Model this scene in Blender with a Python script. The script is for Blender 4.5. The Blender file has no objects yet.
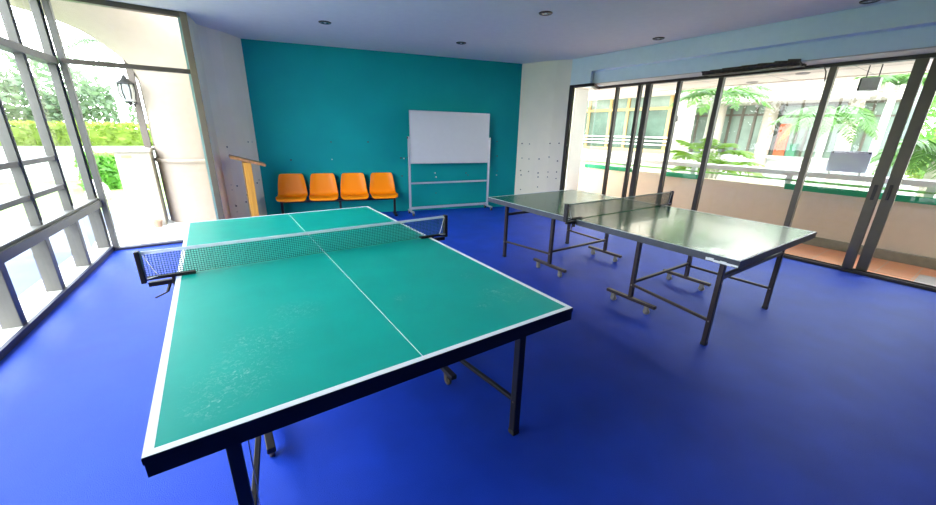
import bpy, bmesh, math, random
from mathutils import Vector, Matrix
random.seed(7)
scene = bpy.context.scene
COL = scene.collection
PI = math.pi

# ------------------------------------------------------------------ helpers
class MB:
    """collects shapes (each with a material slot) that become one mesh object"""
    def __init__(self, M=None):
        self.v = []; self.f = []; self.mi = []; self.sm = []; self.M = M or Matrix()
    def add(self, vs, fs, mi=0, smooth=False):
        n = len(self.v)
        self.v += [self.M @ Vector(p) for p in vs]
        for f in fs:
            self.f.append([n + i for i in f]); self.mi.append(mi); self.sm.append(smooth)
        return self
    def box(self, a, b, mi=0, R=None):
        x0, y0, z0 = [min(a[i], b[i]) for i in range(3)]
        x1, y1, z1 = [max(a[i], b[i]) for i in range(3)]
        vs = [(x0,y0,z0),(x1,y0,z0),(x1,y1,z0),(x0,y1,z0),(x0,y0,z1),(x1,y0,z1),(x1,y1,z1),(x0,y1,z1)]
        if R is not None: vs = [R @ Vector(p) for p in vs]
        return self.add(vs, [(3,2,1,0),(4,5,6,7),(0,1,5,4),(1,2,6,5),(2,3,7,6),(3,0,4,7)], mi)
    def bar(self, p, q, w, h=None, mi=0, up=(0,0,1)):
        """rectangular bar from p to q"""
        p = Vector(p); q = Vector(q); h = h or w
        d = (q - p).normalized(); u = Vector(up)
        if abs(d.dot(u)) > .98: u = Vector((0,1,0))
        s = d.cross(u).normalized() * w / 2; t = s.cross(d).normalized() * h / 2
        vs = [p-s-t, p+s-t, p+s+t, p-s+t, q-s-t, q+s-t, q+s+t, q-s+t]
        return self.add(vs, [(3,2,1,0),(4,5,6,7),(0,1,5,4),(1,2,6,5),(2,3,7,6),(3,0,4,7)], mi)
    def tube(self, pts, r, n=10, mi=0, cap=True):
        pts = [Vector(p) for p in pts]; m = len(pts)
        rs = r if isinstance(r, (list, tuple)) else [r] * m
        vs = []; ref = None
        for i, p in enumerate(pts):
            d = (pts[min(i+1, m-1)] - pts[max(i-1, 0)]).normalized()
            if ref is None: ref = Vector((0,0,1)) if abs(d.z) < .9 else Vector((1,0,0))
            s = d.cross(ref).normalized(); t = s.cross(d).normalized(); ref = t
            for k in range(n):
                a = 2*PI*k/n
                vs.append(p + (s*math.cos(a) + t*math.sin(a)) * rs[i])
        fs = []
        for i in range(m-1):
            for k in range(n):
                fs.append((i*n+k, i*n+(k+1) % n, (i+1)*n+(k+1) % n, (i+1)*n+k))
        if cap: fs += [tuple(range(n-1, -1, -1)), tuple(range((m-1)*n, m*n))]
        return self.add(vs, fs, mi, True)
    def lathe(self, prof, c=(0,0,0), n=24, mi=0, a0=0, a1=2*PI):
        full = abs(a1 - a0 - 2*PI) < 1e-6; k = n if full else n + 1
        vs = []
        for (r, z) in prof:
            for i in range(k):
                a = a0 + (a1-a0)*i/n
                vs.append((c[0]+r*math.cos(a), c[1]+r*math.sin(a), c[2]+z))
        fs = []
        for j in range(len(prof)-1):
            for i in range(n):
                i2 = (i+1) % k
                fs.append((j*k+i, j*k+i2, (j+1)*k+i2, (j+1)*k+i))
        return self.add(vs, fs, mi, True)
    def quad(self, a, b, c, d, mi=0): return self.add([a,b,c,d], [(0,1,2,3)], mi)
    def prism(self, poly, z0, z1, mi=0):
        n = len(poly)
        vs = [(x,y,z0) for x,y in poly] + [(x,y,z1) for x,y in poly]
        fs = [tuple(range(n-1,-1,-1)), tuple(range(n, 2*n))]
        fs += [(i, (i+1) % n, n+(i+1) % n, n+i) for i in range(n)]
        return self.add(vs, fs, mi)
    def build(self, name, mats, parent=None, bevel=0, loc=None, fix=True):
        me = bpy.data.meshes.new(name)
        L = Vector(loc) if loc else Vector((0,0,0))
        me.from_pydata([tuple(p - L) for p in self.v], [], self.f)
        mats = mats if isinstance(mats, (list, tuple)) else [mats]
        for m in mats: me.materials.append(m)
        me.polygons.foreach_set('material_index', self.mi)
        me.polygons.foreach_set('use_smooth', self.sm)
        if fix:
            bm = bmesh.new(); bm.from_mesh(me)
            bmesh.ops.recalc_face_normals(bm, faces=bm.faces); bm.to_mesh(me); bm.free()
        me.update()
        o = bpy.data.objects.new(name, me); COL.objects.link(o)
        if loc: o.location = L
        if parent: o.parent = parent
        if bevel:
            b = o.modifiers.new('bevel', 'BEVEL'); b.width = bevel; b.segments = 2; b.limit_method = 'ANGLE'
        return o

def tag(o, label=None, cat=None, group=None, kind=None):
    if label: o['label'] = label
    if cat: o['category'] = cat
    if group: o['group'] = group
    if kind: o['kind'] = kind
    return o
def empty(name, loc=(0,0,0), rz=0):
    o = bpy.data.objects.new(name, None); COL.objects.link(o)
    o.location = loc; o.rotation_euler = (0,0,rz); o.empty_display_size = .1
    return o
def copy_tree(o, parent=None):
    c = o.copy(); COL.objects.link(c)
    if parent: c.parent = parent
    for ch in [x for x in COL.objects if x.parent == o]: copy_tree(ch, c)
    return c

# ------------------------------------------------------------------ materials
def mat(name, col, rough=.5, metal=0., noise=.08, nscale=12., bump=0., bscale=200., spec=.5, coat=0., sheen=0., transl=None):
    m = bpy.data.materials.new(name); m.use_nodes = True
    nt = m.node_tree; N = nt.nodes; L = nt.links
    b = N['Principled BSDF']
    b.inputs['Roughness'].default_value = rough; b.inputs['Metallic'].default_value = metal
    b.inputs['Specular IOR Level'].default_value = spec
    b.inputs['Coat Weight'].default_value = coat; b.inputs['Coat Roughness'].default_value = .05
    b.inputs['Sheen Weight'].default_value = sheen
    tc = N.new('ShaderNodeTexCoord')
    nz = N.new('ShaderNodeTexNoise'); nz.inputs['Scale'].default_value = nscale; nz.inputs['Detail'].default_value = 4
    L.new(tc.outputs['Object'], nz.inputs['Vector'])
    rp = N.new('ShaderNodeValToRGB')
    c0 = [max(0, c*(1-noise)) for c in col[:3]]; c1 = [min(1, c*(1+noise)) for c in col[:3]]
    rp.color_ramp.elements[0].position = .3; rp.color_ramp.elements[0].color = (*c0, 1)
    rp.color_ramp.elements[1].position = .7; rp.color_ramp.elements[1].color = (*c1, 1)
    L.new(nz.outputs['Fac'], rp.inputs['Fac']); L.new(rp.outputs['Color'], b.inputs['Base Color'])
    if bump:
        n2 = N.new('ShaderNodeTexNoise'); n2.inputs['Scale'].default_value = bscale; n2.inputs['Detail'].default_value = 3
        L.new(tc.outputs['Object'], n2.inputs['Vector'])
        bp = N.new('ShaderNodeBump'); bp.inputs['Strength'].default_value = bump; bp.inputs['Distance'].default_value = .01
        L.new(n2.outputs['Fac'], bp.inputs['Height']); L.new(bp.outputs['Normal'], b.inputs['Normal'])
    if transl:
        t = N.new('ShaderNodeBsdfTranslucent'); t.inputs['Color'].default_value = (*transl, 1)
        mx = N.new('ShaderNodeMixShader'); mx.inputs['Fac'].default_value = .4
        L.new(b.outputs['BSDF'], mx.inputs[1]); L.new(t.outputs['BSDF'], mx.inputs[2])
        L.new(mx.outputs['Shader'], N['Material Output'].inputs['Surface'])
    return m

def glass_mat(name, tint=(.97,.99,.98), refl=1.0):
    m = bpy.data.materials.new(name); m.use_nodes = True
    nt = m.node_tree; N = nt.nodes; L = nt.links
    N.remove(N['Principled BSDF'])
    t = N.new('ShaderNodeBsdfTransparent'); t.inputs['Color'].default_value = (*tint, 1)
    g = N.new('ShaderNodeBsdfGlossy'); g.inputs['Roughness'].default_value = .0
    fr = N.new('ShaderNodeFresnel'); fr.inputs['IOR'].default_value = 1.45
    mu = N.new('ShaderNodeMath'); mu.operation = 'MULTIPLY'; mu.inputs[1].default_value = refl
    mx = N.new('ShaderNodeMixShader')
    ge = N.new('ShaderNodeNewGeometry'); inv = N.new('ShaderNodeMath'); inv.operation = 'SUBTRACT'; inv.inputs[0].default_value = refl
    L.new(ge.outputs['Backfacing'], inv.inputs[1])        # the pane's inner side does not reflect again
    cl = N.new('ShaderNodeMath'); cl.operation = 'MAXIMUM'; cl.inputs[1].default_value = 0
    L.new(inv.outputs[0], cl.inputs[0]); L.new(cl.outputs[0], mu.inputs[1])
    L.new(fr.outputs['Fac'], mu.inputs[0]); L.new(mu.outputs[0], mx.inputs['Fac'])
    L.new(t.outputs['BSDF'], mx.inputs[1]); L.new(g.outputs['BSDF'], mx.inputs[2])
    L.new(mx.outputs['Shader'], N['Material Output'].inputs['Surface'])
    return m

def table_mat(name, col, rough, coat, scuffs, spec=.5):
    """painted playing surface; chalky scuff marks at fixed places on the board"""
    m = mat(name, col, rough, noise=.06, nscale=5, bump=.02, bscale=400, coat=coat, spec=spec)
    nt = m.node_tree; N = nt.nodes; L = nt.links; b = N['Principled BSDF']
    base = b.inputs['Base Color'].links[0].from_socket
    tc = next(n for n in N if n.type == 'TEX_COORD')
    nz = N.new('ShaderNodeTexNoise'); nz.inputs['Scale'].default_value = 60; nz.inputs['Detail'].default_value = 8
    nz.inputs['Roughness'].default_value = .75; nz.inputs['Distortion'].default_value = 1.2
    L.new(tc.outputs['Object'], nz.inputs['Vector'])
    total = None
    for (x, y, r) in scuffs:
        d = N.new('ShaderNodeVectorMath'); d.operation = 'DISTANCE'; d.inputs[1].default_value = (x, y, .76)
        L.new(tc.outputs['Object'], d.inputs[0])
        mr = N.new('ShaderNodeMapRange'); mr.inputs['From Min'].default_value = r; mr.inputs['From Max'].default_value = r*.1
        L.new(d.outputs['Value'], mr.inputs['Value'])
        if total is None: total = mr.outputs['Result']
        else:
            a = N.new('ShaderNodeMath'); a.operation = 'MAXIMUM'
            L.new(total, a.inputs[0]); L.new(mr.outputs['Result'], a.inputs[1]); total = a.outputs[0]
    th = N.new('ShaderNodeMapRange'); th.inputs['From Min'].default_value = .52; th.inputs['From Max'].default_value = .74
    L.new(nz.outputs['Fac'], th.inputs['Value'])
    mu = N.new('ShaderNodeMath'); mu.operation = 'MULTIPLY'
    L.new(th.outputs['Result'], mu.inputs[0]); L.new(total, mu.inputs[1])
    fa = N.new('ShaderNodeMath'); fa.operation = 'MULTIPLY'; fa.inputs[1].default_value = .7; L.new(mu.outputs[0], fa.inputs[0]); mu = fa
    mx = N.new('ShaderNodeMix'); mx.data_type = 'RGBA'
    L.new(mu.outputs[0], mx.inputs['Factor']); L.new(base, mx.inputs['A'])
    mx.inputs['B'].default_value = (.55,.75,.68,1)
    L.new(mx.outputs['Result'], b.inputs['Base Color'])
    return m

def tile_mat(name, c1, c2, mortar, size, rough=.5):
    m = bpy.data.materials.new(name); m.use_nodes = True
    nt = m.node_tree; N = nt.nodes; L = nt.links; b = N['Principled BSDF']; b.inputs['Roughness'].default_value = rough
    tc = N.new('ShaderNodeTexCoord'); br = N.new('ShaderNodeTexBrick')
    br.offset = 0; br.inputs['Color1'].default_value = (*c1,1); br.inputs['Color2'].default_value = (*c2,1)
    br.inputs['Mortar'].default_value = (*mortar,1); br.inputs['Scale'].default_value = 1
    br.inputs['Brick Width'].default_value = size; br.inputs['Row Height'].default_value = size
    br.inputs['Mortar Size'].default_value = size*.02
    L.new(tc.outputs['Object'], br.inputs['Vector']); L.new(br.outputs['Color'], b.inputs['Base Color'])
    return m

def wood_mat(name, c1, c2, rough=.45):
    m = bpy.data.materials.new(name); m.use_nodes = True
    nt = m.node_tree; N = nt.nodes; L = nt.links; b = N['Principled BSDF']; b.inputs['Roughness'].default_value = rough
    tc = N.new('ShaderNodeTexCoord'); mp = N.new('ShaderNodeMapping'); mp.inputs['Scale'].default_value = (14, 14, 1.2)
    w = N.new('ShaderNodeTexNoise'); w.inputs['Scale'].default_value = 4; w.inputs['Detail'].default_value = 6; w.inputs['Distortion'].default_value = .8
    rp = N.new('ShaderNodeValToRGB')
    rp.color_ramp.elements[0].color = (*c1,1); rp.color_ramp.elements[1].color = (*c2,1)
    rp.color_ramp.elements[0].position = .35; rp.color_ramp.elements[1].position = .65
    L.new(tc.outputs['Object'], mp.inputs['Vector']); L.new(mp.outputs['Vector'], w.inputs['Vector'])
    L.new(w.outputs['Fac'], rp.inputs['Fac']); L.new(rp.outputs['Color'], b.inputs['Base Color'])
    return m

M = {}
M['carpet'] = mat('blue carpet', (.007,.050,.53), .52, noise=.12, nscale=3.5, bump=.35, bscale=260, spec=.62)
M['carpet'].node_tree.nodes['Principled BSDF'].inputs['Specular Tint'].default_value = (.36,.54,1,1)   # dyed fibres
M['ceiling'] = mat('lilac white ceiling paint', (.82,.775,.69), .9, noise=.02, spec=.2)
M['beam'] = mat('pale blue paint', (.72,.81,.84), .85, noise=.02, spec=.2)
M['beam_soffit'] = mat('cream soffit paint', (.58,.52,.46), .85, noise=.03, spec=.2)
M['teal'] = mat('teal wall paint', (.0,.27,.275), .7, noise=.05, nscale=2.0, bump=.03, bscale=90, spec=.2)
M['cream'] = mat('off white column paint', (.87,.785,.62), .8, noise=.03, nscale=3, bump=.03, bscale=80)
M['hole'] = mat('dark screw plug', (.05,.045,.05), .7)
M['plug'] = mat('pale screw plug', (.55,.50,.42), .7)
M['inwall'] = mat('plain room paint', (.30,.29,.28), .85, noise=.03)
M['alu'] = mat('dull bronze aluminium', (.105,.098,.085), .5, metal=.1, noise=.06)
M['alu_dark'] = mat('dark bronze aluminium', (.075,.06,.045), .45, metal=.3, noise=.08)
M['alu_olive'] = mat('olive bronze aluminium', (.15,.12,.075), .5, metal=.1, noise=.06)
M['brown'] = mat('dark brown aluminium', (.032,.022,.018), .45, metal=.2, noise=.08)
M['sill'] = mat('beige stone sill', (.62,.57,.50), .6, noise=.08)
M['skirting'] = mat('dark skirting', (.03,.03,.06), .6)
M['gasket'] = mat('sea green glass edge', (.22,.36,.31), .3)
M['glass'] = glass_mat('clear window glass')
M['glass_t'] = glass_mat('lightly tinted terrace glass', (.86,.88,.84))
M['top1'] = table_mat('teal green table paint', (.002,.36,.285), .36, .0, [(.22,.24,.17),(.30,.42,.17),(.15,.14,.10),(.45,.62,.13),(1.38,.27,.13),(1.32,.33,.10),(1.18,.24,.06),(1.33,.58,.05),(.9,.5,.05)], spec=.35)
M['top2'] = table_mat('dark green gloss table paint', (.026,.135,.062), .22, .3, [(.35,2.3,.18)])
M['line'] = mat('white line paint', (.86,.87,.88), .4, noise=.03)
M['apron1'] = mat('black steel apron', (.012,.008,.012), .45, metal=.2)
M['apron2'] = mat('grey blue steel apron', (.06,.065,.085), .42, metal=.3, noise=.12)
M['steel_blk'] = mat('black painted steel', (.012,.009,.010), .42, metal=.2, noise=.2)
M['steel_brn'] = mat('brown black painted steel', (.030,.020,.022), .36, metal=.25, noise=.2)
M['rubber'] = mat('black rubber', (.012,.012,.013), .7)
M['caster'] = mat('pale grey castor plastic', (.21,.195,.18), .4, noise=.1)
M['caster_brn'] = mat('dull brown castor metal', (.12,.095,.06), .5, metal=.3)
M['net'] = mat('dark green net cord', (.012,.075,.065), .8)
M['net_grey'] = mat('grey green net cord', (.075,.085,.06), .8)
M['tape'] = mat('white cotton tape', (.80,.80,.86), .8, noise=.05)
M['tape_grey'] = mat('grey cotton tape', (.42,.46,.42), .8, noise=.05)
M['cord'] = mat('white cord', (.75,.75,.72), .8)
M['orange'] = mat('orange moulded plastic', (1.0,.27,.0), .42, spec=.3, noise=.04, nscale=3, bump=.01)
M['board'] = mat('white board enamel', (.60,.60,.60), .32, noise=.015, spec=.4)
M['chrome'] = mat('grey aluminium tube', (.55,.58,.62), .35, metal=.55, noise=.05)
M['wood'] = wood_mat('orange varnished wood', (.62,.27,.03), (.74,.36,.05))
M['wood2'] = wood_mat('brown varnished wood', (.30,.13,.045), (.46,.22,.08))
M['dl_rim'] = mat('dark bronze lamp rim', (.06,.045,.03), .35, metal=.6)
M['dl_in'] = mat('silver lamp reflector', (.5,.5,.48), .25, metal=.8)
M['scrap'] = mat('charred brown metal', (.05,.037,.024), .7, metal=.3, noise=.4, nscale=30)
# outdoors
M['terracotta'] = tile_mat('terracotta tiles', (.78,.36,.20), (.72,.32,.17), (.6,.42,.32), .3)
M['kerb'] = mat('grey green stone kerb', (.30,.29,.22), .8, noise=.12)
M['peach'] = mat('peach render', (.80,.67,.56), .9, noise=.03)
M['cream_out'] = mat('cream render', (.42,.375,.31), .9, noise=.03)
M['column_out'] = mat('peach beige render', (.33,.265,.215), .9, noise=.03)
M['post'] = mat('grey brown post paint', (.14,.115,.10), .8)
M['white_out'] = mat('white paint outdoors', (.62,.62,.61), .7, noise=.02)
M['grn_dark'] = mat('emerald green paint', (.0,.34,.16), .5, noise=.05)
M['grn_light'] = mat('lime green paint', (.32,.74,.18), .5, noise=.05)
M['soffit_out'] = mat('pale peach soffit board', (.80,.68,.62), .9, noise=.03)
M['joint'] = mat('grey joint', (.40,.36,.34), .9)
M['tan'] = mat('tan window frame', (.50,.34,.14), .6, noise=.05)
M['far_glass'] = mat('greenish window pane', (.09,.14,.11), .15, noise=.4, nscale=1.4)
M['pale_glass'] = mat('pale frosted window pane', (.20,.26,.22), .2, noise=.25, nscale=1.4)
M['dark_mull'] = mat('dark window mullion', (.12,.10,.08), .6)
M['red'] = mat('orange red door paint', (.80,.10,.03), .5)
M['bin'] = mat('dark green plastic', (.04,.16,.09), .5)
M['lilac'] = mat('lilac printed board', (.52,.54,.74), .6, noise=.03)
M['greybox'] = mat('grey painted metal', (.50,.52,.53), .5)
M['blackmetal'] = mat('black iron', (.03,.03,.03), .5, metal=.4)
M['lampglass'] = mat('milky lamp glass', (.62,.64,.62), .2)
M['leaf'] = mat('mid green leaf', (.10,.26,.05), .5, noise=.4, nscale=3, transl=(.20,.45,.07))
M['leaf_y'] = mat('yellow green leaf', (.19,.27,.03), .6, noise=.35, nscale=3, transl=(.28,.40,.05))
M['leaf_g'] = mat('greyish green leaf', (.11,.16,.09), .6, noise=.4, nscale=3, transl=(.16,.24,.11))
M['leaf_d'] = mat('hedge leaf', (.13,.32,.05), .5, noise=.45, nscale=4, transl=(.25,.55,.08))
M['palm'] = mat('palm leaflet', (.07,.17,.035), .45, noise=.3, nscale=3, transl=(.13,.28,.05))
M['palm_y'] = mat('yellow green palm leaflet', (.13,.25,.02), .45, noise=.3, nscale=3, transl=(.22,.40,.04))
M['bark'] = mat('grey brown bark', (.36,.30,.24), .9, noise=.2, nscale=9, bump=.3, bscale=30)
M['bark_p'] = mat('pale grey bark', (.55,.52,.47), .9, noise=.15, nscale=9, bump=.3, bscale=30)
M['lawn'] = mat('lawn grass', (.17,.25,.06), .95, noise=.2, nscale=3, bump=.4, bscale=60)
M['paving'] = mat('blue grey paving', (.055,.07,.12), .7, noise=.25, nscale=1.6, bump=.1, bscale=20)
M['path'] = mat('pale concrete', (.46,.44,.43), .85, noise=.08, nscale=2)
M['rock'] = mat('pale stone', (.70,.68,.66), .9, noise=.12)
M['plant_pot'] = mat('brown clay', (.35,.22,.14), .8)

# ------------------------------------------------------------------ camera
f_px, yaw, pitch, roll = 368.355, .6002, .3160, .0230
cam_loc = Vector((.2519, -.9941, 1.5191))
fwd = Vector((math.sin(yaw)*math.cos(pitch), math.cos(yaw)*math.cos(pitch), -math.sin(pitch)))
right = Vector((math.cos(yaw), -math.sin(yaw), 0)); up = right.cross(fwd)
r2 = right*math.cos(roll) + up*math.sin(roll); u2 = -right*math.sin(roll) + up*math.cos(roll)
cd = bpy.data.cameras.new('camera'); cam = bpy.data.objects.new('camera', cd); COL.objects.link(cam)
cd.sensor_width = 36; cd.lens = f_px*36/936; cd.clip_start = .05; cd.clip_end = 300
cam.matrix_world = Matrix(((r2.x,u2.x,-fwd.x,cam_loc.x),(r2.y,u2.y,-fwd.y,cam_loc.y),(r2.z,u2.z,-fwd.z,cam_loc.z),(0,0,0,1)))
scene.camera = cam

# ------------------------------------------------------------------ room shell
CH = 2.81
YB = -4.6                                     # wall behind the camera
XW = 6.50                                     # terrace glazing plane
LO = Vector((-.97, 5.17, 0)); la = math.atan2(.066, 1)
def lx(y): return -.97 - .066*(5.17-y)
teal0, teal1 = (.91,6.30), (5.58,5.06)
colL = [(.27,5.17),(.32,5.45),(.36,5.70),(.47,5.82),(.62,5.93),(.83,6.18),(.91,6.30)]
colR = [(5.58,5.06),(5.69,4.62),(5.80,4.34),(5.95,4.12)]
floor_poly = [(lx(YB),YB),(XW+.06,YB),(XW+.06,3.93),(5.97,3.9),(5.97,4.12)] + colR[::-1][1:] + colL[::-1] + [(.27,5.20),(-.99,5.20)]
fl = MB().prism(floor_poly, -.12, 0).build('floor', M['carpet']); tag(fl, kind='structure')
ce = MB().prism([(lx(YB)-.15,YB-.1),(6.75,YB-.1),(6.75,4.3),(5.9,5.3),(.8,6.6),(.2,6.2),(.2,5.26),(-1.05,5.26)], CH, CH+.18).build('ceiling', M['ceiling'])
tag(ce, kind='structure')

def poly_wall(name, pts, mats, z0, z1, th, side):
    """a wall along a floor polyline, thickness th to one side"""
    mb = MB(); n = len(pts); off = []
    for i in range(n):
        a = Vector(pts[max(i-1,0)]); b = Vector(pts[min(i+1,n-1)]); d = (b-a).normalized()
        off.append(Vector(pts[i]) + Vector((-d.y, d.x))*th*side)
    poly = [tuple(p) for p in pts] + [tuple(p) for p in off[::-1]]
    mb.prism(poly, z0, z1)
    o = mb.build(name, mats); tag(o, kind='structure'); return o
def smooth_poly(pts, k=4):
    out = []
    n = len(pts)
    for i in range(n-1):
        p0 = Vector(pts[max(i-1,0)]); p1 = Vector(pts[i]); p2 = Vector(pts[i+1]); p3 = Vector(pts[min(i+2,n-1)])
        for j in range(k):
            t = j/k
            out.append(tuple(.5*((2*p1)+(p2-p0)*t+(2*p0-5*p1+4*p2-p3)*t*t+(3*p1-p0-3*p2+p3)*t*t*t)))
    out.append(pts[-1]); return out
wt = poly_wall('wall_back', [teal0, teal1], M['teal'], 0, CH, .2, 1)
wl = poly_wall('wall_back_left', colL, M['cream'], 0, CH, .07, 1)
wr = poly_wall('wall_back_right', colR, M['cream'], 0, CH, .22, 1)
wf = MB().box((lx(YB)-.1,YB-.15,0),(6.75,YB,CH)).build('wall_front', M['inwall']); tag(wf, kind='structure')
w2 = MB().box((XW-.05,YB,0),(XW+.15,-1.05,CH)).build('wall_right', M['inwall']); tag(w2, kind='structure')
w3 = MB(); w3.prism([(lx(YB),YB),(lx(-.05),-.05),(lx(-.05)-.15,-.05),(lx(YB)-.15,YB)], 0, CH)
tag(w3.build('wall_left', M['inwall']), kind='structure')

# screw plugs left in the walls (small discs sitting in the paint)
def plugs(wall, pts, a, b=None, dark=True):
    for (x, y, z, seg) in pts:
        q0 = Vector(seg[0]); dq = (Vector(seg[1])-q0).normalized()
        cx, cy = cam_loc.x, cam_loc.y; vx, vy = x-cx, y-cy
        k = (dq.y*(q0.x-cx) - dq.x*(q0.y-cy)) / (dq.y*vx - dq.x*vy)
        x, y, z = cx+k*vx, cy+k*vy, cam_loc.z+k*(z-cam_loc.z)
        d = (Vector(seg[1])-Vector(seg[0])).normalized(); n = Vector((d.y, -d.x, 0))
        p = Vector((x, y, z)); r = random.uniform(.010,.015)
        MB().tube([p - n*.004, p + n*.004], r, 8).build('screw_plug', random.choice([M['hole'], M['hole'], M['plug']] if b is None else [a, b]), wall)
def seg_of(x, y, poly):
    return min(zip(poly[:-1], poly[1:]), key=lambda s: abs((Vector(s[1])-Vector(s[0])).normalized().cross(Vector((x,y))-Vector(s[0]))) + (0 if min(s[0][0],s[1][0])-.02 <= x <= max(s[0][0],s[1][0])+.02 else 9))
PL = [(.47,5.82,1.226),(.514,5.852,.635),(.436,5.783,.587),(.434,5.781,.664),(.638,5.952,.599),(.634,5.946,.471),(.602,5.917,.364),(.441,5.788,.351),(.451,5.80,.236),(.778,6.118,1.29),(.841,6.196,1.287),(.86,6.226,.668),(.819,6.167,.627),(.452,5.80,.332)]
PR = [(5.541,4.876,1.322),(5.589,4.706,1.318),(5.768,4.321,1.342),(5.883,4.194,1.35),(5.547,4.854,1.036),(5.593,4.693,1.026),(5.675,4.493,1.038),(5.771,4.318,1.086),(5.885,4.192,1.016),(5.542,4.87,.782),(5.596,4.685,.778),(5.677,4.491,.763),(5.775,4.314,.796),(5.886,4.191,.804),(5.547,4.851,.692),(5.68,4.485,.684),(5.774,4.315,.698),(5.887,4.19,.676),(5.682,4.479,.483),(5.551,4.841,.392)]
PT = [(1.39,6.176,.991),(2.049,6.005,1.299),(2.665,5.846,1.307),(2.04,6.008,.998),(3.238,5.698,1.022),(3.293,5.683,1.013),(3.349,5.669,1.031),(3.246,5.696,.685),(5.15,5.203,1.348),(5.164,5.199,1.06),(5.179,5.195,.755),(5.172,5.197,.672),(3.881,5.531,.733),(3.90,5.526,.654),(4.512,5.368,.723),(4.555,5.357,.682),(3.899,5.527,.335)]
plugs(wl, [(x,y,z,seg_of(x,y,colL)) for x,y,z in PL], M['hole'])
plugs(wr, [(x,y,z,seg_of(x,y,colR)) for x,y,z in PR], M['hole'], M['hole'])
plugs(wt, [(x,y,z,(teal0,teal1)) for x,y,z in PT], M['plug'], M['hole'])

# bulkhead over the terrace glazing: upper face, small step, lower face, stub at the column
HZ = 2.392
b1 = MB().box((5.95,YB,2.575),(6.75,4.14,CH))
b1.box((6.10,YB,HZ),(6.75,3.72,2.575))
b1.prism([(5.95,4.14),(5.95,3.67),(6.12,3.75),(6.75,3.97),(6.75,4.14)], HZ-.01, 2.575)
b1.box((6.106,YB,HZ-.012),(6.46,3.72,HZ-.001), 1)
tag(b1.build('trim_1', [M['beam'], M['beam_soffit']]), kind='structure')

# ---- left wall glazing (window_1): s runs from the far corner towards the viewer
LM = Matrix.Translation(LO) @ Matrix.Rotation(-la, 4, 'Z')       # local -Y = along the wall, -X = outside
W1 = empty('window_1', LO); tag(W1, kind='structure')
W1i = Matrix.Translation(-LO)
def wmb(): return MB(W1i @ LM)
SM = [.0, .745, 1.475, 2.23, 2.98, 3.73, 4.48, 5.23]
ztr, zsl = 2.15, .62
for i, s in enumerate(SM):
    w = .075 if i else .09
    w2_ = w*.62 if i else w
    wmb().box((-.115,-s-w/2,.02),(-.005,-s+w/2,zsl)).build('mullion', M['alu'], W1, .004)
    wmb().box((-.072,-s-w2_/2,zsl),(-.005,-s+w2_/2,CH-.001)).box((-.006,-s-.010,.7),(.004,-s+.010,CH-.06)).build('mullion', M['alu'], W1, .004)
wmb().box((-.12,-5.23,ztr-.035),(.012,0,ztr+.035)).build('transom', M['alu'], W1, .004)
wmb().box((-.15,-5.23,zsl-.06),(.035,.0,zsl+.02)).box((-.15,-5.23,zsl+.02),(.015,0,zsl+.045)).build('sill_rail', M['alu'], W1, .004)
wmb().box((-.12,-5.23,CH-.05),(.005,0,CH-.002)).build('head_frame', M['alu_dark'], W1)
wmb().box((-.28,-5.23,-.02),(-.005,.02,.055)).build('sill', M['sill'], W1)
for i in range(1, len(SM)-1):
    for z in (1.185, .905):
        wmb().box((-.075,-SM[i+1]+.03,z-.022),(-.012,-SM[i]-.03,z+.022)).build('glazing_bar', M['alu'], W1, .003)
for i in range(len(SM)-1):
    for z0, z1 in ((.055,zsl-.06),(zsl+.045,ztr-.035),(ztr+.035,CH-.05)):
        wmb().box((-.062,-SM[i+1]+.03,z0),(-.056,-SM[i]-.03,z1)).build('pane', M['glass'], W1)
sk = wmb(); sk.M = LM; sk.box((-.004,-5.23,0),(.022,.0,.055))
tag(sk.build('baseboard_left', M['skirting']), kind='structure')

# ---- glazed end wall (window_2)
W2 = empty('window_2', (-.97,5.17,0)); tag(W2, kind='structure')
def w2b(): return MB(Matrix.Translation((.97,-5.17,0)))
YR = 5.17
w2b().box((-.955,YR-.02,0),(-.90,YR+.07,CH-.001)).build('corner_post', M['alu'], W2, .004)
w2b().box((.20,YR-.04,0),(.272,YR+.06,CH-.001)).build('jamb', M['alu_olive'], W2, .004)
w2b().box((.175,YR+.0,.03),(.205,YR+.03,CH-.05)).build('glass_edge', M['gasket'], W2)
w2b().box((-.955,YR-.03,CH-.055),(.27,YR+.06,CH-.002)).build('head_frame', M['alu_dark'], W2)
w2b().box((-.93,YR-.025,2.135),(.21,YR+.045,2.185)).build('transom', M['alu_dark'], W2, .004)
w2b().box((-.96,YR-.035,0),(.27,YR+.06,.028)).build('threshold', M['skirting'], W2)
w2b().box((-.90,YR+.008,.03),(.20,YR+.014,2.135)).build('pane', M['glass'], W2)
w2b().box((-.90,YR+.008,2.185),(.20,YR+.014,CH-.05)).build('pane', M['glass'], W2)

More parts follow.
